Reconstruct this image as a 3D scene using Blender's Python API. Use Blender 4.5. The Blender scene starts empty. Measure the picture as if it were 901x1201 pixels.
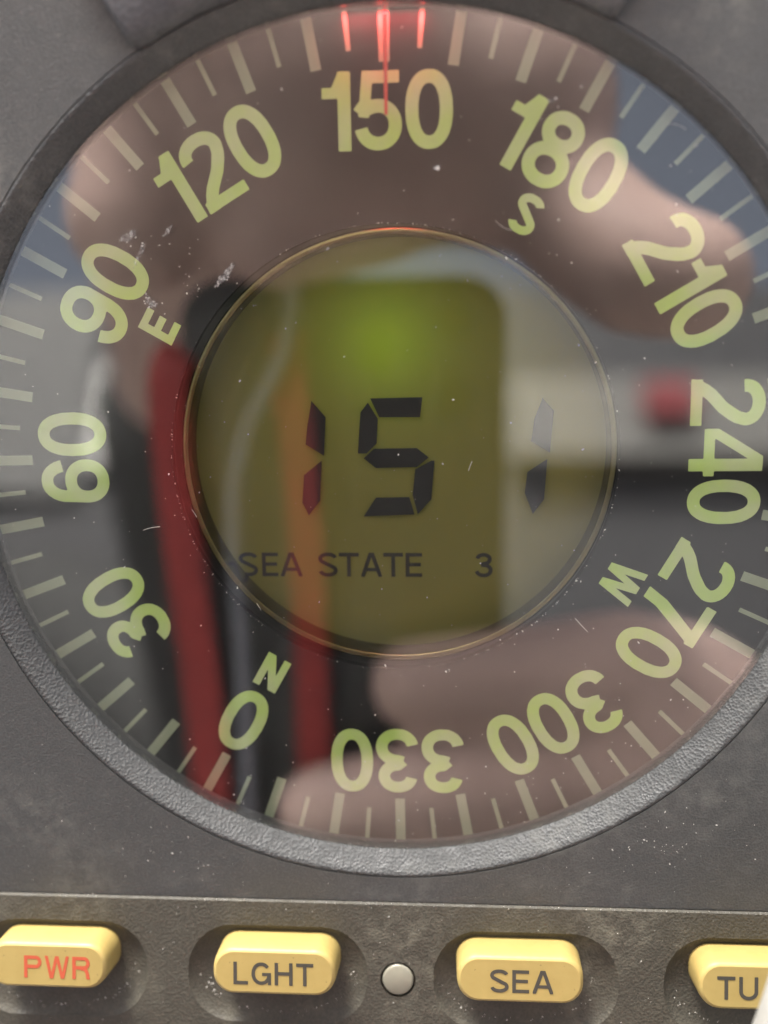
import bpy, bmesh, math, random
import numpy as np
from mathutils import Matrix, Vector
from mathutils.geometry import tessellate_polygon

random.seed(7)
rng = np.random.default_rng(7)
SC = bpy.context.scene
COL = SC.collection
R = math.radians
MM = 0.001

# ---------------------------------------------------------------- frames
# Everything on the instrument is written in millimetres in the dial's own frame
# (origin at the middle of the compass card, x right, y to the lamp, z out of the glass).
# TILT stands that dial up the way it is mounted: face leaning back, z of the world up.
TILT = Matrix.Rotation(R(55), 4, 'X')

# ---------------------------------------------------------------- camera
tx, ty = 0.191, -0.068
RX = Matrix.Rotation(tx, 4, 'X')
RY = Matrix.Rotation(ty, 4, 'Y')
VIEW = (RY @ RX).transposed()
cam_d = bpy.data.cameras.new('camera')
cam_d.sensor_fit = 'VERTICAL'
cam_d.sensor_height = 24.0
cam_d.sensor_width = 24.0
cam_d.lens = 24.0 * 1200 / 1201
cam_d.clip_start = 0.002
cam_d.clip_end = 400
cam_d.dof.use_dof = True
cam_d.dof.focus_distance = 0.119
cam_d.dof.aperture_fstop = 5.2
cam = bpy.data.objects.new('camera', cam_d)
COL.objects.link(cam)
cam.matrix_world = (TILT @ Matrix.Translation((-1.09 * MM, -6.707 * MM, 0)) @ VIEW
                    @ Matrix.Translation((0, 0, 120 * MM)))
SC.camera = cam

# ---------------------------------------------------------------- sky and sun
SUN_D = Vector((-0.20, 0.85, -0.02)).normalized()          # towards the sun, dial frame
SUN_W = (TILT.to_3x3() @ SUN_D).normalized()
elev = math.asin(SUN_W.z)
azim = math.atan2(SUN_W.x, SUN_W.y)
world = bpy.data.worlds.new('World')
SC.world = world
world.use_nodes = True
wn = world.node_tree
wn.nodes.clear()
sky = wn.nodes.new('ShaderNodeTexSky')
sky.sky_type = 'NISHITA'
sky.sun_disc = False
sky.sun_elevation = elev
sky.sun_rotation = azim
sky.air_density = 0.8
sky.dust_density = 6.0
bg = wn.nodes.new('ShaderNodeBackground')
bg.inputs['Strength'].default_value = 0.15
wo = wn.nodes.new('ShaderNodeOutputWorld')
hs = wn.nodes.new('ShaderNodeHueSaturation')       # thin high cloud takes most of the blue out
hs.inputs['Saturation'].default_value = 0.45
wn.links.new(sky.outputs[0], hs.inputs['Color'])
wn.links.new(hs.outputs[0], bg.inputs[0])
wn.links.new(bg.outputs[0], wo.inputs[0])
sun_d = bpy.data.lights.new('sun', 'SUN')
sun_d.energy = 4.6
sun_d.angle = R(20)
sun_d.color = (1.0, 0.965, 0.91)
sun = bpy.data.objects.new('sun', sun_d)
COL.objects.link(sun)
sun.rotation_euler = SUN_W.to_track_quat('Z', 'Y').to_euler()

SC.view_settings.view_transform = 'Standard'
SC.view_settings.look = 'None'
SC.view_settings.gamma = 1.0
SC.view_settings.exposure = 2.05
SC.view_settings.use_curve_mapping = False
SC.cycles.use_denoising = True
SC.cycles.max_bounces = 6
SC.cycles.diffuse_bounces = 3
SC.cycles.glossy_bounces = 3
SC.cycles.transparent_max_bounces = 16
SC.cycles.caustics_reflective = False
SC.cycles.caustics_refractive = False


# ================================================================ materials
def new_mat(name):
    m = bpy.data.materials.new(name)
    m.use_nodes = True
    nt = m.node_tree
    nt.nodes.clear()
    out = nt.nodes.new('ShaderNodeOutputMaterial')
    return m, nt, out


def N(nt, kind, **kw):
    n = nt.nodes.new(kind)
    for k, v in kw.items():
        if k.startswith('i_'):
            key = k[2:].replace('_', ' ')
            n.inputs[key].default_value = v
        else:
            setattr(n, k, v)
    return n


def ramp(nt, fac, stops):
    r = nt.nodes.new('ShaderNodeValToRGB')
    e = r.color_ramp.elements
    while len(e) > 1:
        e.remove(e[-1])
    e[0].position, e[0].color = stops[0][0], stops[0][1]
    for p, c in stops[1:]:
        x = e.new(p)
        x.color = c
    nt.links.new(fac, r.inputs[0])
    return r


def g(v, a=1.0):
    return (v, v, v, a)


def noise(nt, scale, detail=4, rough=0.6, off=(0, 0, 0)):
    tc = N(nt, 'ShaderNodeTexCoord')
    mp = N(nt, 'ShaderNodeMapping')
    mp.inputs['Location'].default_value = off
    nt.links.new(tc.outputs['Object'], mp.inputs[0])
    n = N(nt, 'ShaderNodeTexNoise')
    n.inputs['Scale'].default_value = scale
    n.inputs['Detail'].default_value = detail
    n.inputs['Roughness'].default_value = rough
    nt.links.new(mp.outputs[0], n.inputs['Vector'])
    return n


def mixc(nt, fac, a, b, mode='MIX'):
    m = N(nt, 'ShaderNodeMix', data_type='RGBA', blend_type=mode)
    if isinstance(fac, (int, float)):
        m.inputs[0].default_value = fac
    else:
        nt.links.new(fac, m.inputs[0])
    for s, v in ((6, a), (7, b)):
        if isinstance(v, tuple):
            m.inputs[s].default_value = v
        else:
            nt.links.new(v, m.inputs[s])
    return m.outputs[2]


def plastic(name, base, dust, grain_scale=2600, bump=0.5, rough=0.55, speck=0.5, dust_cover=(0.48, 0.72), spec=0.5):
    """moulded plastic with a spark-eroded grain, greasy wear and dust lying in it"""
    m, nt, out = new_mat(name)
    b = N(nt, 'ShaderNodeBsdfPrincipled')
    grain = N(nt, 'ShaderNodeTexVoronoi')
    grain.inputs['Scale'].default_value = grain_scale
    gtc = N(nt, 'ShaderNodeTexCoord')
    nt.links.new(gtc.outputs['Object'], grain.inputs['Vector'])
    broad = noise(nt, 60, 3, 0.65)
    fine = noise(nt, 420, 3, 0.75, (0.3, 0.1, 0.2))
    dots = noise(nt, 1900, 2, 0.6, (0.7, 0.2, 0.5))
    f1 = ramp(nt, broad.outputs[0], [(dust_cover[0], g(0)), (dust_cover[1], g(1))])
    f2 = ramp(nt, fine.outputs[0], [(0.42, g(0)), (0.72, g(1))])
    f3 = ramp(nt, dots.outputs[0], [(0.70, g(0)), (0.76, g(speck))])
    mul = N(nt, 'ShaderNodeMath', operation='MULTIPLY')
    nt.links.new(f1.outputs[0], mul.inputs[0])
    nt.links.new(f2.outputs[0], mul.inputs[1])
    mx = N(nt, 'ShaderNodeMath', operation='MAXIMUM')
    nt.links.new(mul.outputs[0], mx.inputs[0])
    nt.links.new(f3.outputs[0], mx.inputs[1])
    c0 = mixc(nt, grain.outputs[0], tuple(x * 0.72 for x in base[:3]) + (1,), tuple(min(1, x * 1.28) for x in base[:3]) + (1,))
    c1 = mixc(nt, mx.outputs[0], c0, dust)
    nt.links.new(c1, b.inputs['Base Color'])
    rr = ramp(nt, fine.outputs[0], [(0.3, g(rough - 0.1)), (0.75, g(min(1, rough + 0.2)))])
    nt.links.new(rr.outputs[0], b.inputs['Roughness'])
    b.inputs['Specular IOR Level'].default_value = spec
    bp = N(nt, 'ShaderNodeBump')
    bp.inputs['Strength'].default_value = bump
    bp.inputs['Distance'].default_value = 0.0002
    nt.links.new(grain.outputs[0], bp.inputs['Height'])
    nt.links.new(bp.outputs[0], b.inputs['Normal'])
    nt.links.new(b.outputs[0], out.inputs[0])
    return m


def plain(name, col, rough=0.5, var=0.12, scale=300, spec=0.5, metallic=0.0, bump=0.0, emit=None, sss=0.0):
    m, nt, out = new_mat(name)
    b = N(nt, 'ShaderNodeBsdfPrincipled')
    n = noise(nt, scale, 4, 0.6)
    c = mixc(nt, n.outputs[0], tuple(x * (1 - var) for x in col) + (1,), tuple(min(1, x * (1 + var)) for x in col) + (1,))
    nt.links.new(c, b.inputs['Base Color'])
    b.inputs['Roughness'].default_value = rough
    b.inputs['Specular IOR Level'].default_value = spec
    b.inputs['Metallic'].default_value = metallic
    if sss:
        b.inputs['Subsurface Weight'].default_value = sss
        b.inputs['Subsurface Radius'].default_value = (0.006, 0.0025, 0.0015)
        b.inputs['Subsurface Scale'].default_value = 0.5
    if bump:
        bp = N(nt, 'ShaderNodeBump')
        bp.inputs['Strength'].default_value = bump
        bp.inputs['Distance'].default_value = 0.0003
        nt.links.new(n.outputs[0], bp.inputs['Height'])
        nt.links.new(bp.outputs[0], b.inputs['Normal'])
    if emit:
        b.inputs['Emission Color'].default_value = emit[0] + (1,)
        b.inputs['Emission Strength'].default_value = emit[1]
    nt.links.new(b.outputs[0], out.inputs[0])
    return m


M = {}
M['housing'] = plastic('housing_plastic', (0.068, 0.069, 0.065), (0.15, 0.148, 0.13, 1), 3900, 0.18, 0.6, 0.5)
M['panel'] = plastic('panel_plastic_shaded', (0.048, 0.043, 0.031), (0.15, 0.138, 0.10, 1), 3400, 0.35, 0.6, 0.6, (0.45, 0.75))  # darker and browner than the housing: the lower part's shade put into the colour
M['bezel'] = plastic('bezel_plastic', (0.042, 0.043, 0.041), (0.16, 0.16, 0.145, 1), 2900, 0.55, 0.6, 0.8, (0.5, 0.8), 0.7)
M['hood'] = plastic('hood_plastic', (0.06, 0.062, 0.066), (0.15, 0.15, 0.15, 1), 2300, 0.5, 0.5, 0.3)
M['card'] = plain('card_black', (0.009, 0.009, 0.0095), 0.7, 0.25, 500, 0.08)
M['wall'] = plain('well_black', (0.012, 0.012, 0.012), 0.6, 0.2, 900, 0.3)
m, nt, out = new_mat('luminous_paint')
b_ = N(nt, 'ShaderNodeBsdfPrincipled')
n1 = noise(nt, 110, 3, 0.6)
n2 = noise(nt, 900, 3, 0.6)
f1 = ramp(nt, n1.outputs[0], [(0.36, g(0)), (0.66, g(1))])
c1 = mixc(nt, f1.outputs[0], (0.56, 0.64, 0.31, 1), (0.49, 0.68, 0.16, 1))
c2 = mixc(nt, n2.outputs[0], g(0.86), g(1.0))
c3 = mixc(nt, 1.0, c1, c2, 'MULTIPLY')
nt.links.new(c3, b_.inputs['Base Color'])
b_.inputs['Roughness'].default_value = 0.65
b_.inputs['Specular IOR Level'].default_value = 0.25
nt.links.new(b_.outputs[0], out.inputs[0])
M['lume'] = m
M['tick'] = plain('tick_paint_shaded', (0.28, 0.32, 0.20), 0.6, 0.2, 250, 0.3)  # bezel shade on the ticks put into the paint, dimmer than the numerals
m, nt, out = new_mat('button_rubber')
b_ = N(nt, 'ShaderNodeBsdfPrincipled')
n1 = noise(nt, 150, 4, 0.65)
n2 = noise(nt, 1400, 2, 0.6, (0.2, 0.4, 0.1))
f1 = ramp(nt, n1.outputs[0], [(0.35, g(0)), (0.75, g(1))])
c1 = mixc(nt, f1.outputs[0], (0.355, 0.262, 0.088, 1), (0.30, 0.218, 0.066, 1))
f2 = ramp(nt, n2.outputs[0], [(0.70, g(0)), (0.76, g(0.6))])
c2 = mixc(nt, f2.outputs[0], c1, (0.17, 0.125, 0.05, 1))
nt.links.new(c2, b_.inputs['Base Color'])
rr = ramp(nt, n1.outputs[0], [(0.3, g(0.42)), (0.7, g(0.62))])
nt.links.new(rr.outputs[0], b_.inputs['Roughness'])
b_.inputs['Specular IOR Level'].default_value = 0.4
nt.links.new(b_.outputs[0], out.inputs[0])
M['button'] = m
M['ink_black'] = plain('ink_black', (0.045, 0.04, 0.03), 0.6, 0.2, 2500)
M['ink_red'] = plain('ink_red', (0.42, 0.075, 0.03), 0.6, 0.15, 2500)
M['lcd_ink'] = plain('lcd_segment', (0.012, 0.013, 0.012), 0.35, 0.1, 800)
M['lcd_letter'] = plain('lcd_lettering', (0.02, 0.02, 0.012), 0.4, 0.1, 800)
M['brass'] = plain('rim_brass', (0.15, 0.122, 0.045), 0.26, 0.3, 500, 0.5, 1.0, bump=0.15)
M['lubber'] = plain('lubber_red', (0.70, 0.06, 0.04), 0.5, 0.1, 600)
M['disc'] = plain('disc_lens', (0.22, 0.21, 0.16), 0.35, 0.12, 900)
M['led'] = plain('led_red', (0.8, 0.05, 0.05), 0.3, 0.05, 300, emit=((1.0, 0.06, 0.08), 3.0))
M['dust'] = plain('dust_flakes', (0.62, 0.60, 0.54), 0.8, 0.3, 3000)
m, nt, out = new_mat('dried_salt')
d_ = N(nt, 'ShaderNodeBsdfDiffuse')
d_.inputs[0].default_value = (0.6, 0.59, 0.55, 1)
t_ = N(nt, 'ShaderNodeBsdfTransparent')
nz = noise(nt, 2600, 4, 0.7)
fz = ramp(nt, nz.outputs[0], [(0.42, g(0)), (0.70, g(0.75))])
mx = N(nt, 'ShaderNodeMixShader')
nt.links.new(fz.outputs[0], mx.inputs[0])
nt.links.new(t_.outputs[0], mx.inputs[1])
nt.links.new(d_.outputs[0], mx.inputs[2])
nt.links.new(mx.outputs[0], out.inputs[0])
M['salt'] = m
M['skin'] = plain('skin', (0.54, 0.385, 0.335), 0.5, 0.25, 45, 0.35, bump=0.1)
M['nail'] = plain('nail', (0.78, 0.56, 0.50), 0.3, 0.05, 90)
M['jacket'] = plain('jacket_cloth', (0.05, 0.05, 0.048), 0.85, 0.3, 60)
M['trouser'] = plain('trouser_cloth', (0.03, 0.035, 0.05), 0.85, 0.3, 60)
M['hair'] = plain('hair', (0.05, 0.03, 0.018), 0.6, 0.4, 200)
M['eye'] = plain('eye', (0.7, 0.7, 0.68), 0.2, 0.05, 90)
M['lip'] = plain('lip', (0.5, 0.22, 0.19), 0.5, 0.1, 90)
M['phone'] = plain('phone_case', (0.035, 0.036, 0.034), 0.4, 0.2, 90)
M['phone_glass'] = plain('phone_lens', (0.01, 0.01, 0.012), 0.08, 0.1, 90)
M['ribbon'] = plain('red_ribbon', (0.36, 0.035, 0.032), 0.7, 0.35, 160)
M['cord'] = plain('white_cord', (0.22, 0.215, 0.195), 0.6, 0.12, 200)
M['cable'] = plain('grey_cable', (0.22, 0.23, 0.27), 0.5, 0.05, 200)
M['gel'] = plain('gelcoat', (0.74, 0.73, 0.70), 0.35, 0.06, 6)
M['shelf_white'] = plain('shelf_paint', (0.21, 0.205, 0.19), 0.5, 0.08, 6)
M['backdrop_grey'] = plain('backdrop_paint', (0.17, 0.17, 0.165), 0.6, 0.15, 5)
M['deck'] = plain('deck_paint', (0.30, 0.29, 0.27), 0.7, 0.15, 8)
M['box_red'] = plain('red_box', (0.26, 0.04, 0.045), 0.4, 0.1, 20)
M['panel_grey'] = plain('grey_bulkhead', (0.055, 0.055, 0.058), 0.6, 0.15, 4)

# the front glass: a clear pane that passes most light straight and mirrors the rest by Fresnel
GLASS_F0 = 0.095
m, nt, out = new_mat('front_glass')
# Schlick's Fresnel, the same from either side of the thin pane
ge = N(nt, 'ShaderNodeNewGeometry')
dt = N(nt, 'ShaderNodeVectorMath', operation='DOT_PRODUCT')
nt.links.new(ge.outputs['Normal'], dt.inputs[0])
nt.links.new(ge.outputs['Incoming'], dt.inputs[1])
ab = N(nt, 'ShaderNodeMath', operation='ABSOLUTE')
nt.links.new(dt.outputs['Value'], ab.inputs[0])
om = N(nt, 'ShaderNodeMath', operation='SUBTRACT')
om.inputs[0].default_value = 1.0
nt.links.new(ab.outputs[0], om.inputs[1])
p5 = N(nt, 'ShaderNodeMath', operation='POWER')
p5.inputs[1].default_value = 5.0
nt.links.new(om.outputs[0], p5.inputs[0])
fr = N(nt, 'ShaderNodeMath', operation='MULTIPLY_ADD')
fr.inputs[1].default_value = 1 - GLASS_F0
fr.inputs[2].default_value = GLASS_F0
nt.links.new(p5.outputs[0], fr.inputs[0])
tr = N(nt, 'ShaderNodeBsdfTransparent')
tr.inputs[0].default_value = (0.97, 0.975, 0.965, 1)
gl = N(nt, 'ShaderNodeBsdfGlossy')
gl.inputs['Roughness'].default_value = 0.012
mx = N(nt, 'ShaderNodeMixShader')
nt.links.new(fr.outputs[0], mx.inputs[0])
nt.links.new(tr.outputs[0], mx.inputs[1])
nt.links.new(gl.outputs[0], mx.inputs[2])
nt.links.new(mx.outputs[0], out.inputs[0])
M['glass'] = m

# the display: a translucent olive diffuser over its backlight
m, nt, out = new_mat('lcd_diffuser')
df = N(nt, 'ShaderNodeBsdfDiffuse')
tl = N(nt, 'ShaderNodeBsdfTranslucent')
tl.inputs[0].default_value = (0.55, 0.62, 0.05, 1)
nz = noise(nt, 240, 4, 0.6)
cc = mixc(nt, nz.outputs[0], (0.205, 0.178, 0.052, 1), (0.235, 0.203, 0.06, 1))
nt.links.new(cc, df.inputs[0])
ad = N(nt, 'ShaderNodeMixShader')
ad.inputs[0].default_value = 0.25
nt.links.new(df.outputs[0], ad.inputs[1])
nt.links.new(tl.outputs[0], ad.inputs[2])
nt.links.new(ad.outputs[0], out.inputs[0])
M['lcd'] = m


# ================================================================ mesh helpers (mm in, metres stored)
def link(name, verts, faces, mat, parent=None, smooth=False, mtx=None):
    me = bpy.data.meshes.new(name)
    me.from_pydata([tuple(c * MM for c in v) for v in verts], [], faces)
    if mat:
        me.materials.append(mat)
    if smooth:
        for p in me.polygons:
            p.use_smooth = True
    me.update()
    o = bpy.data.objects.new(name, me)
    COL.objects.link(o)
    if parent:
        o.parent = parent
    if mtx is not None:
        o.matrix_basis = mtx
    return o


def empty(name, mtx=None):
    o = bpy.data.objects.new(name, None)
    o.empty_display_size = 0.02
    COL.objects.link(o)
    if mtx is not None:
        o.matrix_basis = mtx
    return o


def tag(o, label=None, cat=None, group=None, kind=None):
    for k, v in (('label', label), ('category', cat), ('group', group), ('kind', kind)):
        if v:
            o[k] = v
    return o


def autosmooth(o, ang=35):
    me = o.data
    bm = bmesh.new()
    bm.from_mesh(me)
    bmesh.ops.recalc_face_normals(bm, faces=bm.faces)
    for e in bm.edges:
        e.smooth = len(e.link_faces) == 2 and e.calc_face_angle(0) < R(ang)
    for f in bm.faces:
        f.smooth = True
    bm.to_mesh(me)
    bm.free()
    return o


def lathe(profile, n=160, a0=None, a1=None, closed=False):
    """profile: list of (r, z); angles clockwise from +y in degrees"""
    full = a0 is None
    cnt = n if full else n + 1
    V, F = [], []
    for i in range(cnt):
        a = R(360 * i / n) if full else R(a0 + (a1 - a0) * i / n)
        for r, z in profile:
            V.append((r * math.sin(a), r * math.cos(a), z))
    k = len(profile)
    seg = range(k) if closed else range(k - 1)
    for i in range(n):
        j = (i + 1) % cnt
        for q in seg:
            w = (q + 1) % k
            F.append((i * k + q, j * k + q, j * k + w, i * k + w))
    if closed and not full:
        F.append(tuple(range(k)))
        F.append(tuple(reversed(range(n * k, n * k + k))))
    return V, F


def track(cx, cy, w, h, r, n=10):
    """rounded rectangle outline, counter-clockwise"""
    P = []
    for qx, qy, a in ((1, 1, 0), (-1, 1, 90), (-1, -1, 180), (1, -1, 270)):
        for i in range(n + 1):
            t = R(a + 90 * i / n)
            P.append((cx + qx * (w / 2 - r) + r * math.cos(t), cy + qy * (h / 2 - r) + r * math.sin(t)))
    return P


def fill(loops, z=0.0):
    """flat faces for loops with holes"""
    L = [[Vector((x, y, 0)) for x, y in lp] for lp in loops]
    flat = [(x, y, z) for lp in loops for x, y in lp]
    F = [tuple(t) for t in tessellate_polygon(L)]
    FF = []
    for a, b, c in F:
        (x0, y0, _), (x1, y1, _), (x2, y2, _) = flat[a], flat[b], flat[c]
        s = (x1 - x0) * (y2 - y0) - (x2 - x0) * (y1 - y0)
        if abs(s) < 1e-9:
            continue
        FF.append((a, b, c) if s > 0 else (a, c, b))
    return flat, FF


def rings(loops):
    """skin a list of equal-length 3D loops"""
    V = [p for lp in loops for p in lp]
    n = len(loops[0])
    F = []
    for k in range(len(loops) - 1):
        for i in range(n):
            j = (i + 1) % n
            F.append((k * n + i, k * n + j, (k + 1) * n + j, (k + 1) * n + i))
    return V, F


def merge(*parts):
    V, F = [], []
    for v, f in parts:
        b = len(V)
        V += v
        F += [tuple(i + b for i in q) for q in f]
    return V, F


def box(x0, x1, y0, y1, z0, z1):
    V = [(x, y, z) for z in (z0, z1) for y in (y0, y1) for x in (x0, x1)]
    F = [(0, 2, 3, 1), (4, 5, 7, 6), (0, 1, 5, 4), (2, 6, 7, 3), (0, 4, 6, 2), (1, 3, 7, 5)]
    return V, F


def tube(path, rad, n=12, cap=True):
    path = [Vector(p) for p in path]
    V, F = [], []
    up = Vector((0.13, 0.21, 0.97))
    for i, p in enumerate(path):
        t = (path[min(i + 1, len(path) - 1)] - path[max(i - 1, 0)]).normalized()
        a = t.cross(up).normalized()
        b = t.cross(a)
        rr = rad[i] if isinstance(rad, (list, tuple)) else rad
        for k in range(n):
            w = 2 * math.pi * k / n
            V.append(tuple(p + a * rr * math.cos(w) + b * rr * math.sin(w)))
    for i in range(len(path) - 1):
        for k in range(n):
            j = (k + 1) % n
            F.append((i * n + k, i * n + j, (i + 1) * n + j, (i + 1) * n + k))
    if cap:
        F.append(tuple(reversed(range(n))))
        F.append(tuple(range((len(path) - 1) * n, len(path) * n)))
    return V, F


# ================================================================ lettering drawn from strokes
def arc(cx, cy, rx, ry, a0, a1, n=26, ex=2.0):
    out = []
    for i in range(n + 1):
        a = R(a0 + (a1 - a0) * i / n)
        c, s = math.cos(a), math.sin(a)
        out.append((cx + rx * math.copysign(abs(c) ** (2 / ex), c), cy + ry * math.copysign(abs(s) ** (2 / ex), s)))
    return out


def curve(pts, n=8):
    P = [np.array(p, float) for p in pts]
    P = [2 * P[0] - P[1]] + P + [2 * P[-1] - P[-2]]
    out = []
    for i in range(1, len(P) - 2):
        for k in range(n):
            t = k / n
            a, b, c, d = P[i - 1], P[i], P[i + 1], P[i + 2]
            out.append(tuple(0.5 * (2 * b + (c - a) * t + (2 * a - 5 * b + 4 * c - d) * t * t + (3 * b - a - 3 * c + d) * t ** 3)))
    out.append(tuple(P[-2]))
    return out


def strokes(ch, w, t):
    a = t / 2
    S = []                                              # (points, thickness factor)
    add = lambda p, k=1.0: S.append((p, k))
    if ch == '0':
        add(arc(w / 2, .5, w / 2 - a, .5 - a, 0, 360, 60, 2.25))
    elif ch == '1':
        add([(w - a, 0), (w - a, 1)])
        add([(0, .735), (w - a, .735)], .8)
        add([(w * .42, .72), (w - a * .9, 1.02)], .75)
    elif ch == '2':
        add(arc(w / 2, .735, w / 2 - a, .265 - a, 188, 0, 26, 2.1) + curve([(w - a, .735), (w - a - .04, .61), (w * .60, .43), (w * .30, .25), (a * 1.1, .08), (a * .8, -.06)])[1:])
        add([(0, a * .9), (w, a * .9)], .9)
    elif ch == '3':
        add(arc(w * .49, .745, w * .46 - a, .255 - a * .92, 172, -90, 26, 2.1) + [(w * .36, .49 + a * .1)])
        add([(w * .36, .525 - a * .1)] + arc(w * .5, .285, w * .5 - a, .285 - a * .92, 90, -172, 26, 2.1))
    elif ch == '4':
        add([(w * .76, 0), (w * .76, 1)])
        add([(0, .275), (w, .275)], .85)
        add([(-.02, .24), (w * .72, 1.03)], .8)
    elif ch == '5':
        add([(w * .17, 1 - a * .9), (w * .95, 1 - a * .9)], .9)
        add([(w * .17 + a * .9, 1.0), (w * .075 + a * .9, .42)], .85)
        add(curve([(w * .09, .47), (w * .22, .575)], 3)[:-1] + arc(w / 2, .325, w / 2 - a, .325 - a, 118, -170, 30, 2.1))
    elif ch in '69':
        add(arc(w / 2, .325, w / 2 - a, .325 - a, 0, 360, 50, 2.15))
        add(arc(w / 2, .60, w / 2 - a * 1.05, .40 - a, 14, 180, 26, 2.15) + [(a * 1.02, .45), (a, .33)])
    elif ch == '7':
        add([(0, 1 - a * .9), (w, 1 - a * .9)], .9)
        add(curve([(w - a * 1.0, 1 - a * .6), (w * .66, .62), (w * .44, .28), (w * .36, -.03)]))
    elif ch == '8':
        add(arc(w / 2, .745, w * .45 - a, .255 - a * .92, 0, 360, 44, 2.1))
        add(arc(w / 2, .285, w * .5 - a, .285 - a * .92, 0, 360, 44, 2.1))
    elif ch == 'N':
        add([(a, 0), (a, 1)])
        add([(w - a, 0), (w - a, 1)])
        add([(a * .9, 1.04), (w - a * .9, -.04)], 1.05)
    elif ch == 'E':
        add([(a, 0), (a, 1)])
        for y, q in ((1 - a, 1), (.515, .93), (a, 1)):
            add([(0, y), (w * q, y)], .95)
    elif ch == 'S':
        top = arc(w / 2, .745, w / 2 - a, .255 - a * .9, 14, 215, 26, 2.1)
        bot = arc(w / 2, .26, w / 2 - a, .26 - a * .9, 35, -170, 26, 2.1)
        add(top + bot)
    elif ch == 'W':
        q = [(a * .75, 1.04), (w * .27, -.04), (w * .5, 1.04), (w * .73, -.04), (w - a * .75, 1.04)]
        for i in range(4):
            add([q[i], q[i + 1]], .9)
    elif ch in 'PR':
        add([(a, 0), (a, 1)])
        rr = .27 - a * .8
        add([(a, 1 - a)] + arc(w - a - rr * .9, 1 - a - rr, rr * .9, rr, 90, -90, 20) + [(a, 1 - a - 2 * rr)])
        if ch == 'R':
            add(curve([(w * .5, .47), (w * .74, .43), (w * .86, .25), (w * .88, .08), (w * .93, -.02)]))
    elif ch == 'L':
        add([(a, 0), (a, 1)])
        add([(0, a), (w, a)])
    elif ch == 'G':
        add(arc(w / 2, .5, w / 2 - a, .5 - a, 38, 345, 44, 2.1))
        add([(w * .54, .47), (w, .47)], .9)
        add([(w - a * .9, .0), (w - a * .9, .5)], .9)
    elif ch == 'H':
        add([(a, 0), (a, 1)])
        add([(w - a, 0), (w - a, 1)])
        add([(0, .52), (w, .52)])
    elif ch == 'T':
        add([(w / 2, 0), (w / 2, 1)])
        add([(0, 1 - a), (w, 1 - a)])
    elif ch == 'A':
        add([(a * .55, -.03), (w / 2, 1.06)])
        add([(w - a * .55, -.03), (w / 2, 1.06)])
        add([(w * .2, .3), (w * .8, .3)], .9)
    elif ch == 'U':
        add([(a, 1)] + arc(w / 2, w * .45, w / 2 - a, w * .45 - a, 180, 360, 24) + [(w - a, 1)])
    return S


def glyph(ch, w, t, res=64):
    """closed outlines (unit height) of one character"""
    pad = 4
    nx, ny = int(w * res) + 2 * pad, res + 2 * pad
    xs = (np.arange(nx) - pad) / res
    ys = (np.arange(ny) - pad) / res
    X, Y = np.meshgrid(xs, ys)
    if ch == '9':
        Xe, Ye = w - X, 1 - Y
    else:
        Xe, Ye = X, Y
    field = np.full(X.shape, -9.0)
    for pts, k in strokes(ch, w, t):
        th = t * k / 2
        P = np.array(pts, float)
        best = np.full(X.shape, 9.0)
        endp = np.full(X.shape, 9.0)
        closed = np.hypot(*(P[0] - P[-1])) < 1e-6
        for i in range(len(P) - 1):
            d = P[i + 1] - P[i]
            L = math.hypot(*d)
            if L < 1e-9:
                continue
            u = d / L
            s = (Xe - P[i, 0]) * u[0] + (Ye - P[i, 1]) * u[1]
            sc = np.clip(s, 0, L)
            dist = np.hypot(Xe - P[i, 0] - sc * u[0], Ye - P[i, 1] - sc * u[1])
            e = np.full(X.shape, 9.0)
            if not closed:
                if i == 0:
                    e = np.minimum(e, s)
                if i == len(P) - 2:
                    e = np.minimum(e, L - s)
            better = dist < best
            best = np.where(better, dist, best)
            endp = np.where(better, e, endp)
        field = np.maximum(field, np.minimum(th - best, endp))
    clip = np.minimum(np.minimum(Xe + .004, w + .004 - Xe), np.minimum(Ye + .004, 1.004 - Ye))
    field = np.minimum(field, clip)
    field += 1e-7
    segs = {}
    def ip(p, q):
        a, b = field[p[1], p[0]], field[q[1], q[0]]
        s = a / (a - b)
        return (xs[p[0]] + s * (xs[q[0]] - xs[p[0]]), ys[p[1]] + s * (ys[q[1]] - ys[p[1]]))
    def key(p, q):
        return (min(p, q), max(p, q))
    pos = {}
    for j in range(ny - 1):
        for i in range(nx - 1):
            c = [(i, j), (i + 1, j), (i + 1, j + 1), (i, j + 1)]
            ins = [field[y, x] > 0 for x, y in c]
            if all(ins) or not any(ins):
                continue
            starts, ends = [], []
            for q in range(4):
                r_ = (q + 1) % 4
                if ins[q] != ins[r_]:
                    kk = key(c[q], c[r_])
                    pos[kk] = ip(*kk)
                    (starts if ins[q] else ends).append(kk)
            if len(starts) == 1:
                segs[starts[0]] = ends[0]
            else:
                segs[starts[0]], segs[starts[1]] = ends[1], ends[0]
                if ins[0] != ins[1] and starts[0] == key(c[0], c[1]):
                    segs[starts[0]], segs[starts[1]] = ends[0], ends[1]
    loops = []
    left = dict(segs)
    while left:
        k0 = next(iter(left))
        lp, k = [], k0
        while k in left:
            lp.append(pos[k])
            k = left.pop(k)
        # drop points that lie on a straight run
        out = []
        for p in lp:
            while len(out) >= 2:
                (ax, ay), (bx, by) = out[-2], out[-1]
                l2 = math.hypot(p[0] - ax, p[1] - ay)
                if l2 > 0 and abs((bx - ax) * (p[1] - ay) - (p[0] - ax) * (by - ay)) / l2 < .0012 and l2 < .35:
                    out.pop()
                else:
                    break
            out.append(p)
        if len(out) >= 3:
            loops.append(out)
    return loops


CACHE = {}


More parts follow.
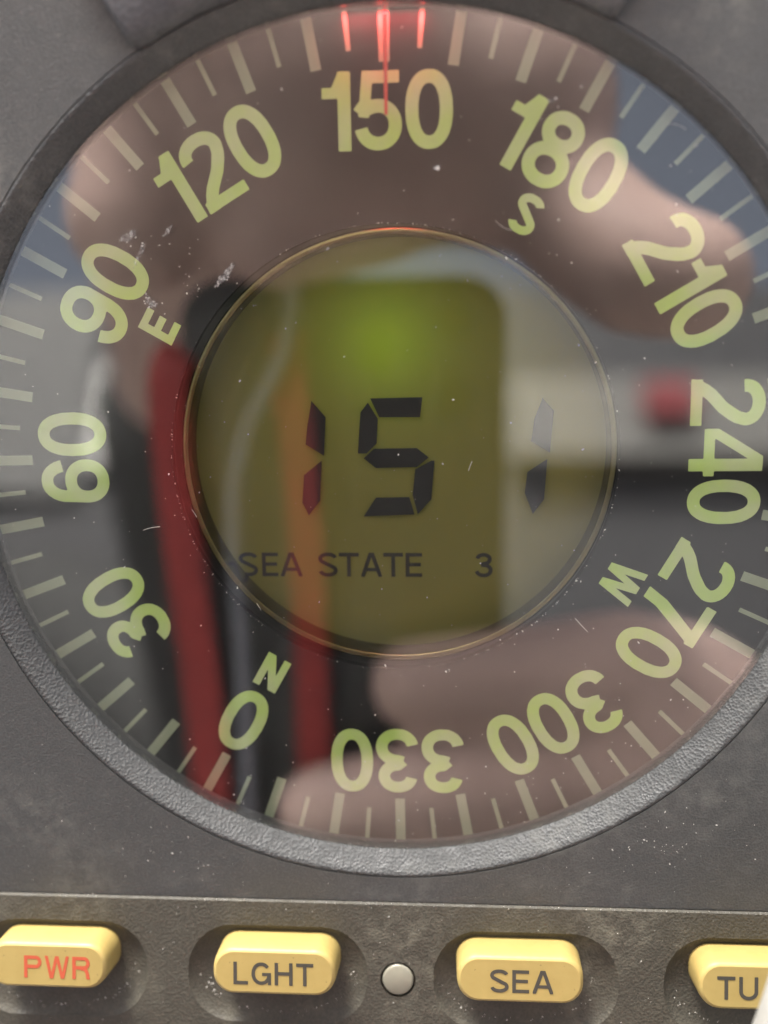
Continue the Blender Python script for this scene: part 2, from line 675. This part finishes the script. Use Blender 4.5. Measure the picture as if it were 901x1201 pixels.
def write(text, height, width, weight, gap, widths=None):
    """flat lettering centred on the origin: (verts, faces) in mm"""
    parts, x = [], 0.0
    for ch in text:
        if ch == ' ':
            x += width * .5 + gap
            continue
        w = (widths or {}).get(ch, width)
        kk = (ch, round(w / height, 3), round(weight / height, 3))
        if kk not in CACHE:
            CACHE[kk] = fill(glyph(ch, w / height, weight / height))
        v, f = CACHE[kk]
        parts.append(([(px * height + x, py * height, 0) for px, py, _ in v], f))
        x += w + gap
    V, F = merge(*parts)
    x -= gap
    return [(px - x / 2, py - height / 2, pz) for px, py, pz in V], F


# ================================================================ the setting
TW = TILT.to_3x3()


def dial_to_world(p):
    return tuple(TW @ Vector(p))


# a console shelf under the instrument and the deck the photographer stands on (world axes, mm)
v, f = box(-420, 420, -60, 520, -190, -150)
console = tag(link('console', v, f, M['gel']), kind='structure')
v, f = box(-2600, 2600, -2600, 1500, -1120, -1100)
deck = tag(link('deck', v, f, M['deck']), kind='structure')
v, f = box(-330, 330, 0, 480, -1100, -190.5)
v, f = box(-1700, 1900, -1560, -1500, -1100, 1130)
bulkhead = tag(link('cabin_bulkhead', v, f, M['panel_grey']), kind='structure')
v, f = box(-330, 330, 0, 480, -1100, -190.5)
pedestal = tag(link('console_pedestal', v, f, M['gel']), kind='structure')

# ================================================================ the instrument
comp = empty('compass', TILT.copy())
tag(comp, 'dark grey electronic compass with round dial, olive display and yellow push buttons', 'compass')

# housing: flat face with a round opening, rounded block behind it
OUT = track(0, 2, 150, 116, 9, 8)                 # y from -56 to 60 at the face
OUT = [(x, max(y, -54.1)) for x, y in OUT]
HOLE = [(50.97 * math.cos(R(i * 2.25)), 50.97 * math.sin(R(i * 2.25))) for i in range(160)]
out_fixed = [(-75, -54.1), (75, -54.1), (75, 58)] + [(75 - 9 + 9 * math.cos(R(a)), 58 + 9 * math.sin(R(a))) for a in range(0, 91, 9)] \
    + [(-75 + 9 + 9 * math.cos(R(a)), 58 + 9 * math.sin(R(a))) for a in range(90, 181, 9)] + [(-75, 58)]
v, f = fill([out_fixed, HOLE], 4.5)
n = len(out_fixed)
nh = len(HOLE)
wall_h = ([(x, y, 4.5) for x, y in HOLE] + [(x, y, -6.0) for x, y in HOLE],
          [(i, nh + i, nh + (i + 1) % nh, (i + 1) % nh) for i in range(nh)])
edge = [(x, y, 4.5) for x, y in out_fixed]
e1 = [(x * 1.012, y * 1.012 if y > -54 else y, 3.4) for x, y in out_fixed]
e2 = [(x * 1.012, y * 1.012 if y > -54 else y, -58) for x, y in out_fixed]
v, f = merge((v, f), wall_h, rings([edge, e1, e2]), ([p for p in e2], [tuple(range(n))]))
housing = autosmooth(link('housing', v, f, M['housing'], comp), 40)

# back foot that stands on the console
v, f = box(-40, 40, -95, -40, -100, -40)
v2, f2 = box(-30, 30, -60, 30, -100, -59)
link('mount_foot', *merge((v, f), (v2, f2)), M['panel'], comp)

# bezel ring: funnel-shaped inside, rounded lip, thin dark groove outside it
prof = [(48.3, -5.6), (48.3, 2.2), (48.55, 2.55), (49.1, 3.1), (49.9, 3.95), (50.2, 4.25), (50.45, 4.45), (50.7, 4.5), (50.88, 4.42), (50.95, 4.1), (50.95, -5.6)]
v, f = lathe(prof, 240, closed=True)
bezel = autosmooth(link('bezel_ring', v, f, M['bezel'], comp), 50)

# lamp hood raised over the top of the bezel
prof = [(50.6, 4.4), (50.9, 5.6), (52.0, 6.6), (54, 7.0), (63.5, 7.0), (64.5, 6.2), (64.5, 4.4)]
v, f = lathe(prof, 60, -31, 27.5, closed=True)
hood = autosmooth(link('lamp_hood', v, f, M['hood'], comp), 40)
hood.modifiers.new('bevel', 'BEVEL').width = 0.4 * MM

# compass card: black ring under the glass
v, f = lathe([(26.0, 0.0), (50.9, 0.0), (50.9, -1.2), (26.0, -1.2)], 200, closed=True)
card = autosmooth(link('compass_card', v, f, M['card'], comp), 40)
HEAD = 150.58
TH, TL = {}, {}
meT = {}
for kind, wdt, r0 in (('major', 1.18, 42.86), ('minor', 0.52, 44.25)):
    v, f = box(-wdt / 2, wdt / 2, r0, 50.0, 0.01, 0.05)
    me = bpy.data.meshes.new('tick')
    me.from_pydata([tuple(c * MM for c in p) for p in v], [], f)
    me.materials.append(M['tick'])
    meT[kind] = me
for k in range(72):
    h = k * 5
    o = bpy.data.objects.new('tick', meT['major' if h % 10 == 0 else 'minor'])
    COL.objects.link(o)
    o.parent = card
    o.rotation_euler = (0, 0, -R(h - HEAD))
for h in range(0, 360, 30):
    v, f = write(str(h), 8.25, 5.2, 1.42, 0.38, {'1': 3.15, '4': 5.4})
    o = link('numeral', v, f, M['lume'], card)
    a = -R(h + .35 - HEAD)
    o.matrix_basis = Matrix.Rotation(a, 4, 'Z') @ Matrix.Translation((0, 37.85 * MM, 0.05 * MM))
for h, ch, wd in ((0, 'N', 3.1), (90, 'E', 2.6), (180, 'S', 3.0), (270, 'W', 4.4)):
    v, f = write(ch, 4.4, wd, 0.92, 0.3)
    o = link('cardinal_letter', v, f, M['lume'], card)
    o.matrix_basis = Matrix.Rotation(-R(h - HEAD), 4, 'Z') @ Matrix.Translation((0, 30.6 * MM, 0.05 * MM))

# pan under the card and the wall round the display
v, f = lathe([(51.0, -5.5), (26.3, -5.5), (26.3, -1.25)], 160)
link('pan', v, f, M['wall'], comp)

# display: brass rim, diffuser, segments, lettering
lcd_c = (0.5, 0.3)
rim_v, rim_f = lathe([(25.4, -4.2), (25.4, -.7), (25.33, -.25), (25.15, .05), (24.85, .2), (24.6, .18), (24.48, 0), (24.45, -.3), (24.45, -4.2)], 180, closed=True)
display = link('display', rim_v, rim_f, M['brass'], comp)
display.location = (lcd_c[0] * MM, lcd_c[1] * MM, 0)
autosmooth(display, 60)
LC = lambda p: (p[0] - lcd_c[0], p[1] - lcd_c[1])
disc = [(24.5 * math.cos(R(i * 3)), 24.5 * math.sin(R(i * 3))) for i in range(120)]
v, f = fill([disc], -3.55)
screen = link('screen', v, f, M['lcd'], display)
SEG = dict(
    a=[(-2.79, 6.32), (3.38, 6.42), (3.1, 4.07), (-1.75, 4.1)],
    f=[(-3.07, 5.83), (-1.91, 3.91), (-2.1, 0.96), (-3.3, -0.23), (-4.36, -0.23), (-3.96, 4.69)],
    g=[(-2.42, 0.34), (2.69, 0.39), (4.1, -0.73), (2.68, -1.89), (-2.22, -1.99), (-3.67, -0.82)],
    c=[(4.41, -1.12), (4.79, -1.12), (4.39, -5.8), (2.75, -7.65), (2.15, -5.28), (2.48, -2.16)],
    d=[(-2.27, -5.59), (1.76, -5.52), (2.36, -7.65), (-3.79, -7.89)],
    b1=[(-9.78, 6.07), (-8.13, 4.14), (-8.43, -0.49), (-10.61, 0.88), (-10.36, 3.0)],
    c1=[(-8.72, -1.07), (-9.04, -5.98), (-10.46, -7.77), (-11.2, -6.18), (-10.91, -2.83)],
    b3=[(17.42, 6.24), (18.75, 4.73), (18.39, -0.21), (16.18, 1.14), (16.52, 3.8)],
    c3=[(18.1, -0.97), (17.8, -5.81), (16.49, -7.57), (15.51, -5.03), (15.78, -2.51)])
for s in SEG.values():
    v, f = fill([[LC(p) for p in s]], -3.3)
    link('display_segment', v, f, M['lcd_ink'], display)
for ch, x, w in (('S', -19.32, 2.35), ('E', -16.45, 2.0), ('A', -14.12, 2.62), ('S', -9.47, 2.35), ('T', -6.94, 2.45),
                 ('A', -4.21, 2.5), ('T', -1.49, 2.4), ('E', 1.22, 2.0), ('3', 9.62, 2.15)):
    v, f = write(ch, 3.0, w, 0.47, 0)
    o = link('display_letter', v, f, M['lcd_letter'], display)
    o.location = ((x + w / 2 - lcd_c[0]) * MM, (-13.95 - lcd_c[1]) * MM, -3.5 * MM)

# backlight lamp behind the diffuser, at its upper edge
bl = bpy.data.lights.new('display_backlight', 'POINT')
bl.energy = 0.0006
bl.color = (0.62, 1.0, 0.06)
bl.shadow_soft_size = 0.002
blo = bpy.data.objects.new('display_backlight', bl)
COL.objects.link(blo)
blo.matrix_world = TILT @ Matrix.Translation((-1.0 * MM, 13 * MM, -10.5 * MM))
v, f = lathe([(26.2, -3.8), (26.2, -12.0), (0.02, -12.0)], 90)
link('display_backing', v, f, M['wall'], comp)

# red lamp at the top edge of the dial and its lubber line
v, f = lathe([(0.02, 1.2), (0.7, 1.0), (1.0, 0.4), (1.0, -0.6)], 20)
led = autosmooth(link('index_lamp', v, f, M['led'], comp), 60)
led.location = (-0.25 * MM, 51.6 * MM, 0.8 * MM)
v, f = box(-0.26, 0.26, 37.2, 49.6, 1.1, 1.3)
v = [(x * (0.65 if y < 40 else 1), y, z) for x, y, z in v]
lub = link('lubber_line', v, f, M['lubber'], comp)
lub.location = (-0.22 * MM, 0, 0)
rl = bpy.data.lights.new('index_lamp_light', 'AREA')
rl.energy = 0.0007
rl.color = (1.0, 0.05, 0.07)
rl.shape = 'RECTANGLE'
rl.size = 9 * MM
rl.size_y = 0.8 * MM
rlo = bpy.data.objects.new('index_lamp_light', rl)
COL.objects.link(rlo)
rlo.matrix_world = TILT @ Matrix.Translation((-0.25 * MM, 47.6 * MM, 1.1 * MM)) @ Vector((0, 0.90, 0.43)).to_track_quat('Z', 'Y').to_matrix().to_4x4()

# front glass
v, f = lathe([(0.0, 2.0), (48.28, 2.0), (48.28, 3.2), (0.0, 3.2)], 120)
v, f = merge(([(48.28 * math.cos(R(i * 3)), 48.28 * math.sin(R(i * 3)), 2.3) for i in range(120)], [tuple(reversed(range(120)))]),
             ([(48.28 * math.cos(R(i * 3)), 48.28 * math.sin(R(i * 3)), 1.5) for i in range(120)], [tuple(range(120))]))
f = [tuple(range(119, -1, -1)) if i else tuple(range(120)) for i in range(2)]
f = [tuple(range(120)), tuple(range(239, 119, -1))] + [(i, 120 + i, 120 + (i + 1) % 120, (i + 1) % 120) for i in range(120)]
glass = link('front_glass', v, f, M['glass'], comp)

# button panel: leans 9.5 degrees off the dial plane below the crease
PAN = Matrix.Translation((0, -54.1 * MM, 4.5 * MM)) @ Matrix.Rotation(R(-9.5), 4, 'X')
BX = (-41.8, -14.2, 14.8, 42.6)
wells = [track(x + dx, -9.3, 22.2, 12.0, 5.6, 8) for x, dx in zip(BX, (0, -.3, .9, .6))]
LED_HOLE = [(0.3 + 2.15 * math.cos(R(i * 12)), -9.5 + 2.15 * math.sin(R(i * 12))) for i in range(30)]
PO = [(-75.5, -30), (75.5, -30), (75.5, -0.35), (-75.5, -0.35)]
parts = [fill([PO] + wells + [LED_HOLE], 0.25)]
# chamfered upper edge along the crease, sides and bottom
parts.append(([(-75.5, -0.35, .25), (75.5, -0.35, .25), (75.5, 0.05, -.3), (-75.5, 0.05, -.3)], [(0, 1, 2, 3)]))
parts.append(rings([[(x, y, .25) for x, y in [PO[3], PO[0], PO[1], PO[2]]], [(x, y, -50) for x, y in [PO[3], PO[0], PO[1], PO[2]]]]))
for wl in wells:
    cx = sum(p[0] for p in wl) / len(wl)
    cy = -9.3
    def inset(d, z, dy=0):
        sx, sy = (11.1 - d) / 11.1, (6.0 - d) / 6.0
        return [(cx + (x - cx) * sx, cy + dy + (y - cy) * sy, z) for x, y in wl]
    lp = [[(x, y, .25) for x, y in wl], inset(.25, .02), inset(.6, -.25), inset(1.6, -.55), inset(3.0, -.7)]
    parts.append(rings(lp))
    parts.append((lp[-1], [tuple(range(len(wl)))]))
lp = [[(x, y, .25) for x, y in LED_HOLE], [(x, y, -.5) for x, y in LED_HOLE]]
parts.append(rings(lp))
parts.append((lp[-1], [tuple(range(len(LED_HOLE)))]))
v, f = merge(*parts)
panel = link('button_panel', v, f, M['panel'], comp)
panel.matrix_basis = PAN
autosmooth(panel, 32)
bv = panel.modifiers.new('weld', 'WELD')
bv.merge_threshold = 0.00001

for x, txt, ink, off in ((BX[0], 'PWR', 'ink_red', 1.3), (BX[1], 'LGHT', 'ink_black', -.05), (BX[2], 'SEA', 'ink_black', .15), (BX[3], 'TU', 'ink_black', -3.0)):
    lps = []
    for w, h, r, z in ((14.9, 5.75, 2.5, -1.4), (14.75, 5.6, 2.45, 3.3), (14.6, 5.45, 2.4, 4.05), (14.3, 5.15, 2.3, 4.38), (13.8, 4.65, 2.1, 4.5)):
        lps.append([(px, py, z) for px, py in track(0, 0, w, h, r, 9)])
    v, f = rings(lps)
    v, f = merge((v, f), (lps[-1], [tuple(range(len(lps[-1])))]))
    b = link('button', v, f, M['button'], comp)
    wm = b.modifiers.new('weld', 'WELD')
    wm.merge_threshold = 0.00001
    b.matrix_basis = PAN @ Matrix.Translation((x * MM, -7.05 * MM, 0))
    autosmooth(b, 40)
    v, f = write(txt, 2.7, 2.15, 0.42, 0.42, {'L': 1.75, 'G': 2.35, 'W': 2.95, 'A': 2.35, 'E': 1.95, 'T': 2.05})
    o = link('button_lettering', v, f, M[ink], b)
    o.location = (off * MM, -0.15 * MM, 4.53 * MM)

# small round sensor lens between the buttons
v, f = lathe([(0.0, 0.42), (1.6, 0.4), (1.82, 0.3), (1.9, 0.05), (1.9, -0.6)], 36)
sl = link('sensor_lens', v, f, M['disc'], comp)
autosmooth(sl, 50)
sl.matrix_basis = PAN @ Matrix.Translation((0.3 * MM, -9.5 * MM, 0))


# dust and lint on the glass, chips round the display edge
def flake(x, y, z, s):
    n_ = random.randint(4, 7)
    st = random.uniform(.6, 2.2)
    a0 = random.uniform(0, 6.28)
    P = []
    for i in range(n_):
        a = 2 * math.pi * i / n_
        rr = s * random.uniform(.5, 1.1)
        px, py = rr * math.cos(a) * st, rr * math.sin(a)
        P.append((x + px * math.cos(a0) - py * math.sin(a0), y + px * math.sin(a0) + py * math.cos(a0), z + random.uniform(0, .05)))
    return P, [tuple(range(n_))]


parts = []
for i in range(330):
    rr, a = 47.5 * math.sqrt(random.random()), random.uniform(0, 6.283)
    s = 0.035 + 0.09 * random.random() ** 5
    parts.append(flake(rr * math.sin(a), rr * math.cos(a), 2.32, s))
for cx, cy, sp, cnt, s in ((-18.0, 20.5, .9, 5, .09), (-27, 17.9, .7, 6, .1), (-28.5, 24.3, 1.0, 6, .09), (-24, 22, 2.5, 14, .06), (17.5, 38, .5, 3, .12), (5.3, 31.5, .05, 2, .22),
                           (6.3, -25.3, .2, 3, .09), (-17, -41, 3, 14, .08), (3, -44.5, 8, 30, .07), (20, -40, 6, 26, .08), (28, -30, 6, 20, .07), (-10, -36, 4, 8, .06)):
    for i in range(cnt):
        parts.append(flake(random.gauss(cx, sp), random.gauss(cy, sp * .7), 2.33, s * random.uniform(.4, 1.2)))
for i in range(7):
    x, y = random.uniform(-34, 30), random.uniform(-38, 36)
    a, L, cv = random.uniform(0, 6.28), random.uniform(.8, 2.2), random.uniform(-.5, .5)
    parts.append(tube([(x + L * t * math.cos(a + cv * t), y + L * t * math.sin(a + cv * t), 2.36) for t in (0, .25, .5, .75, 1)], .02, 4))
dust = link('dust', *merge(*parts), M['dust'], glass)
tag(dust, kind='stuff')
# dried salt: thin smears wiped into short strokes
parts = []
for cx, cy, ang, L, wd in ((-18.2, 20.7, 50, 1.5, .5), (-18.9, 19.8, 40, .9, .35), (-27, 17.9, 120, .9, .4), (-26.6, 17.6, 100, .6, .5), (-29, 24.9, 30, 1.3, .5), (-27.9, 22.8, 60, 1.6, .3), (-24.5, 25.5, 45, .9, .3),
                           (17.4, 38.1, 20, .7, .25), (5.3, 31.5, 10, .45, .3), (6.3, -25.3, 20, .4, .15)):
    ca, sa = math.cos(R(ang)), math.sin(R(ang))
    P = []
    for i in range(14):
        q = 2 * math.pi * i / 14
        u_, w_ = L * math.cos(q) * random.uniform(.7, 1.1), wd * math.sin(q) * random.uniform(.5, 1.2)
        P.append((cx + u_ * ca - w_ * sa, cy + u_ * sa + w_ * ca, 2.34))
    parts.append((P, [tuple(range(14))]))
salt = link('dried_salt', *merge(*parts), M['salt'], glass)
tag(salt, kind='stuff')
parts = []
for i in range(420):
    a = R(random.uniform(0, 360))
    rr = 26.0 + random.uniform(-.05, .12)
    if random.random() < .5 + .4 * math.sin(a * 3 + 1):
        parts.append(flake(rr * math.sin(a), rr * math.cos(a), .03, .03 + .07 * random.random() ** 3))
chips = link('edge_chips', *merge(*parts), M['dust'], card)
tag(chips, kind='stuff')

# lint and dust lying on the housing and the panel
parts = []
for i in range(200):
    x, y = random.uniform(-52, 52), random.uniform(-54, -20)
    if math.hypot(x, y) < 52.2:
        continue
    parts.append(flake(x, y, 4.53, .03 + .07 * random.random() ** 4))
for cx, cy, cnt in ((-24.5, -48.9, 5), (30, -47, 34), (38, -44, 22), (-28, -48, 14)):
    for i in range(cnt):
        x, y = random.gauss(cx, 3.5), random.gauss(cy, 2)
        if math.hypot(x, y) > 52.2 and y > -53.5:
            parts.append(flake(x, y, 4.53, random.uniform(.03, .1)))
d2 = link('housing_dust', *merge(*parts), M['dust'], housing)
tag(d2, kind='stuff')

parts = []
for i in range(260):
    x, y = random.uniform(-50, 50), -random.uniform(.3, 20) ** 1.0
    if any(abs(x - q) < 11.5 and abs(y + 9.3) < 6.3 for q in BX) or math.hypot(x - .3, y + 9.5) < 2.4:
        continue
    parts.append(flake(x, y, .28, .025 + .06 * random.random() ** 3))
for q in BX:
    for i in range(46):
        a = random.uniform(math.pi * 1.02, math.pi * 2.05)
        parts.append(flake(q + 9.6 * math.cos(a) * random.uniform(.9, 1.05), -9.3 + 4.9 * math.sin(a) * random.uniform(.92, 1.05), -.12 + random.uniform(0, .1), .03 + .06 * random.random() ** 2))
for i in range(70):
    parts.append(flake(random.uniform(-50, 50), -.2 + random.gauss(0, .12), .3, .025 + .05 * random.random() ** 2))
d3 = link('panel_dust', *merge(*parts), M['dust'], panel)
tag(d3, kind='stuff')

# ================================================================ the photographer, seen in the glass
def capsules(chains, voxel, name, mat, parent, smooth_it=4):
    """tapered limbs merged into one continuous skin (points in mm, world axes)"""
    parts = []
    for ch in chains:
        for (p, r0), (q, r1) in zip(ch[:-1], ch[1:]):
            p, q = Vector(p), Vector(q)
            path, rad = [], []
            d = q - p
            L = d.length
            u = d / L
            for k in range(5, 0, -1):
                a = R(90 * k / 5.3)
                path.append(p - u * r0 * math.sin(a)); rad.append(r0 * math.cos(a))
            for k in range(6):
                path.append(p + d * k / 5); rad.append(r0 + (r1 - r0) * k / 5)
            for k in range(1, 6):
                a = R(90 * k / 5.3)
                path.append(q + u * r1 * math.sin(a)); rad.append(r1 * math.cos(a))
            parts.append(tube(path, rad, 18))
    v, f = merge(*parts)
    o = link(name, v, f, mat, parent)
    rm = o.modifiers.new('skin', 'REMESH')
    rm.mode = 'VOXEL'
    rm.voxel_size = voxel * MM
    sm = o.modifiers.new('smooth', 'SMOOTH')
    sm.iterations = smooth_it
    sm.factor = 0.5
    dg = bpy.context.evaluated_depsgraph_get()
    me = bpy.data.meshes.new_from_object(o.evaluated_get(dg))
    o.modifiers.clear()
    o.data = me
    for p in me.polygons:
        p.use_smooth = True
    if not me.materials:
        me.materials.append(mat)
    return o


W = dial_to_world
person = empty('person')
tag(person, 'person in a dark jacket with both hands on the phone, mirrored in the glass', 'person')
cx, YB = -190, -800
# body in world mm: feet at z=-1100, chest at about y=-440, z=120
hipL, hipR = (cx - 90, YB - 90, -190), (cx + 90, YB - 90, -190)
chest = (cx, YB, 150)
neck = (cx, YB + 30, 300)
shL, shR = (cx - 185, YB + 5, 235), (cx + 185, YB + 5, 235)
# upper hand: knuckles over the phone's top edge, one finger reaching to the right
A_wr = W((-60, 118, 130))
handA = [
    [(A_wr, 30), (W((-40, 78, 112)), 34), (W((-12, 62, 106)), 34), (W((14, 56, 104)), 26)],
    [(W((-40, 78, 112)), 34), (W((-52, 46, 104)), 19), (W((-57, 36, 100)), 15.5)],
    [(W((-40, 60, 110)), 30), (W((-30, 37, 106)), 16), (W((-8, 38, 110)), 12)],
    [(W((-10, 50, 106)), 24), (W((12, 41, 110)), 12), (W((22, 37, 112)), 10)],
    [(W((14, 56, 104)), 17), (W((30, 34, 92)), 13.5), (W((41, 24, 84)), 13), (W((50, 22, 82)), 12)],
]
B_wr = W((120, -150, 130))
handB = [
    [(B_wr, 30), (W((82, -110, 122)), 36), (W((55, -84, 118)), 30)],
    [(W((70, -84, 118)), 20), (W((46, -64, 108)), 15), (W((22, -64, 105)), 12), (W((-2, -66, 106)), 10.5)],
    [(W((64, -96, 118)), 20), (W((32, -86, 106)), 13), (W((8, -90, 104)), 12), (W((-24, -97, 106)), 10.5)],
    [(W((70, -112, 118)), 18), (W((36, -110, 108)), 12), (W((6, -116, 106)), 11), (W((-16, -120, 108)), 9.5)],
    [(W((74, -128, 120)), 16), (W((44, -134, 112)), 10.5), (W((16, -140, 110)), 9), (W((0, -143, 112)), 8)],
    [(W((84, -90, 126)), 19), (W((60, -84, 138)), 13), (W((38, -80, 141)), 11)],
]
elL, elR = (-110, -520, 60), (cx + 300, -540, -40)
arms = [[(elL, 40), (A_wr, 30)], [(elR, 40), (B_wr, 30)]]
headc = [[(neck, 55), ((cx, YB + 45, 360), 55)], [((cx, YB + 45, 380), 76), ((cx, YB + 60, 450), 84)], [((cx, YB + 105, 370), 40), ((cx, YB + 80, 420), 62)],
         [((cx, YB + 145, 425), 9), ((cx, YB + 152, 398), 13)], [((cx - 84, YB + 50, 415), 10), ((cx - 86, YB + 45, 440), 12)], [((cx + 84, YB + 50, 415), 10), ((cx + 86, YB + 45, 440), 12)]]
body = capsules(handA + handB + arms + headc + [[((cx, YB + 0, 240), 60), (neck, 56)]], 3.2, 'body', M['skin'], person, 5)
jack = capsules([[(hipL, 125), (chest, 140)], [(hipR, 125), (chest, 140)], [(chest, 140), ((cx, YB + 8, 235), 100)], [((cx - 120, YB + 0, 205), 85), ((cx + 120, YB + 0, 205), 85)],
                 [(shL, 72), (elL, 58), (tuple(Vector(elL).lerp(Vector(A_wr), .62)), 44)], [(shR, 72), (elR, 58), (tuple(Vector(elR).lerp(Vector(B_wr), .62)), 44)],
                 [((cx, YB + 15, 270), 72), ((cx, YB + 20, 300), 66)]], 9, 'jacket', M['jacket'], person, 4)
trs = capsules([[(hipL, 112), ((cx - 105, YB - 70, -620), 74), ((cx - 110, YB - 100, -1040), 52)], [(hipR, 112), ((cx + 105, YB - 70, -620), 74), ((cx + 110, YB - 100, -1040), 52)], [(hipL, 115), (hipR, 115)]],
               10, 'trousers', M['trouser'], person, 3)
for s in (-1, 1):
    capsules([[((cx + s * 112, YB - 120, -1052), 44), ((cx + s * 122, YB + 40, -1064), 36)]], 7, 'shoe', M['phone'], person, 3)
hair = capsules([[((cx, YB + 30, 450), 88), ((cx, YB + 65, 475), 80)], [((cx, YB + 15, 400), 78), ((cx, YB + 20, 450), 84)]], 6, 'hair', M['hair'], person, 3)
for s in (-1, 1):
    v, f = lathe([(0.01, 9), (6, 7), (9.5, 0), (6, -7), (0.01, -9)], 16)
    link('eye', [(x + cx + s * 31, y + YB + 132, z + 432) for x, y, z in v], f, M['eye'], person, True)
v, f = lathe([(0.01, 5), (16, 3.5), (24, 0), (16, -3.5), (0.01, -5)], 20)
link('mouth', [(x + cx, y * .3 + YB + 143, z + 372) for x, y, z in v], f, M['lip'], person, True)


# the phone that takes the picture: lens right behind the camera's place
phone = empty('phone', TILT.copy())
tag(phone, 'black phone held upright in front of the dial, mirrored in the glass', 'phone')
px0, px1, py0, py1 = -55.5, 19.0, -124, 24.5
lps = []
for d_, z in ((1.2, 120.0), (0.3, 120.5), (0, 122), (0, 127), (1, 128.5)):
    lps.append([(x, y, z) for x, y in track((px0 + px1) / 2, (py0 + py1) / 2, px1 - px0 - 2 * d_, py1 - py0 - 2 * d_, 10 - d_, 8)])
v, f = rings(lps)
v, f = merge((v, f), (lps[0], [tuple(reversed(range(len(lps[0]))))]), (lps[-1], [tuple(range(len(lps[-1])))]))
link('phone_body', v, f, M['phone'], phone)
for lx, ly in ((7.06, 16.0), (7.06, -3.0), (-10, 7)):
    v, f = lathe([(5.6, 120.2), (5.6, 118.6), (5.0, 118.3), (4.4, 118.6), (0.01, 118.9)], 32)
    link('phone_lens', [(x + lx, y + ly, z) for x, y, z in v], f, M['phone_glass'], phone)


def ribbon(name, path, wdt, thick, mat):
    V, F = [], []
    for i, p in enumerate(path):
        p = Vector(p)
        t = (Vector(path[min(i + 1, len(path) - 1)]) - Vector(path[max(i - 1, 0)])).normalized()
        sd = t.cross(Vector((0, 0, 1))).normalized() * wdt / 2
        nn = sd.cross(t).normalized() * thick / 2
        V += [tuple(p - sd - nn), tuple(p + sd - nn), tuple(p + sd + nn), tuple(p - sd + nn)]
    for i in range(len(path) - 1):
        for k in range(4):
            F.append((i * 4 + k, i * 4 + (k + 1) % 4, i * 4 + 4 + (k + 1) % 4, i * 4 + 4 + k))
    F += [(0, 1, 2, 3), tuple(len(V) - 4 + i for i in (3, 2, 1, 0))]
    o = link(name, V, F, mat)
    o.matrix_basis = TILT.copy()
    return o


def smooth_path(pts, n=7):
    out = []
    P = [np.array(p, float) for p in pts]
    P = [2 * P[0] - P[1]] + P + [2 * P[-1] - P[-2]]
    for i in range(1, len(P) - 2):
        for k in range(n):
            t = k / n
            a, b, c, d = P[i - 1], P[i], P[i + 1], P[i + 2]
            out.append(tuple(0.5 * (2 * b + (c - a) * t + (2 * a - 5 * b + 4 * c - d) * t * t + (3 * b - a - 3 * c + d) * t ** 3)))
    out.append(tuple(P[-2]))
    return out


o = ribbon('lanyard_strap', smooth_path([(-55.2, 9, 122), (-57.2, 2, 114), (-55.7, -27, 112), (-53.2, -57, 112), (-51, -95, 112), (-49, -170, 113)]), 8.6, .9, M['ribbon'])
tag(o, 'red ribbon strap hanging left of the display, mirrored in the glass', 'strap')
o = ribbon('lanyard_strap', smooth_path([(-30.5, 12, 119), (-29.5, 4, 113), (-27.4, -19, 112), (-26.2, -47, 112), (-26.1, -80, 112), (-26, -170, 114)]), 7.6, .9, M['ribbon'])
tag(o, 'red ribbon strap crossing the olive display, mirrored in the glass', 'strap')
v, f = tube(smooth_path([(-26, 40, 113), (-29.3, 10.7, 110), (-38.4, -7.8, 110), (-42.6, -27, 110), (-41.7, -57, 110), (-41.5, -99, 110), (-43, -175, 112)]), 1.7, 10)
o = link('charging_cable', v, f, M['cable'])
o.matrix_basis = TILT.copy()
tag(o, 'thin pale grey cable hanging between the red straps, mirrored in the glass', 'cable')

# pale cord dangling close to the lens at the lower right corner
v, f = tube(smooth_path([(58, -36, 14), (51, -40, 19), (47, -44, 22), (44.2, -49.5, 23.5), (42.3, -56.5, 24), (41, -66, 21), (40.5, -86, 8)]), 5.0, 20)
o = link('white_cord', v, f, M['cord'])
for p in o.data.polygons:
    p.use_smooth = True
o.matrix_basis = TILT.copy()
tag(o, 'thick white cord hanging in front of the rightmost button, out of focus', 'cord')

# things on the bulkhead behind the photographer that show in the glass
loc = empty('storage_shelf', Matrix.Translation((0.55, -1.4995, 0.74)))
tag(loc, 'long white shelf with a red box on its front, mirrored at the right beside 240', 'shelf')
v, f = box(-445, 650, 0, 60, 2, 155)
link('shelf_body', v, f, M['shelf_white'], loc)
v, f = box(-223, -140, 60.5, 90, 65, 128)
link('red_box', v, f, M['box_red'], loc)
v, f = box(-1050, -655, -1499, -1480, 690, 1120)  # made-up panel, added so the far left mirrors pale and milky
tag(link('grey_backdrop', v, f, M['backdrop_grey']), 'added plain grey door on the bulkhead, mirrored at the far left above 60', 'backdrop')
for x0, x1, wd in ((-640, -582, 'left of the two narrow white boards mirrored beside the numeral 60'), (-570, -508, 'right of the two narrow white boards mirrored beside the numeral 60')):
    v, f = box(x0, x1, -1499, -1470, 742, 945)
    tag(link('notice_board', v, f, M['gel']), wd, 'board', 'white boards on the bulkhead')

# ---------------------------------------------------------------- done
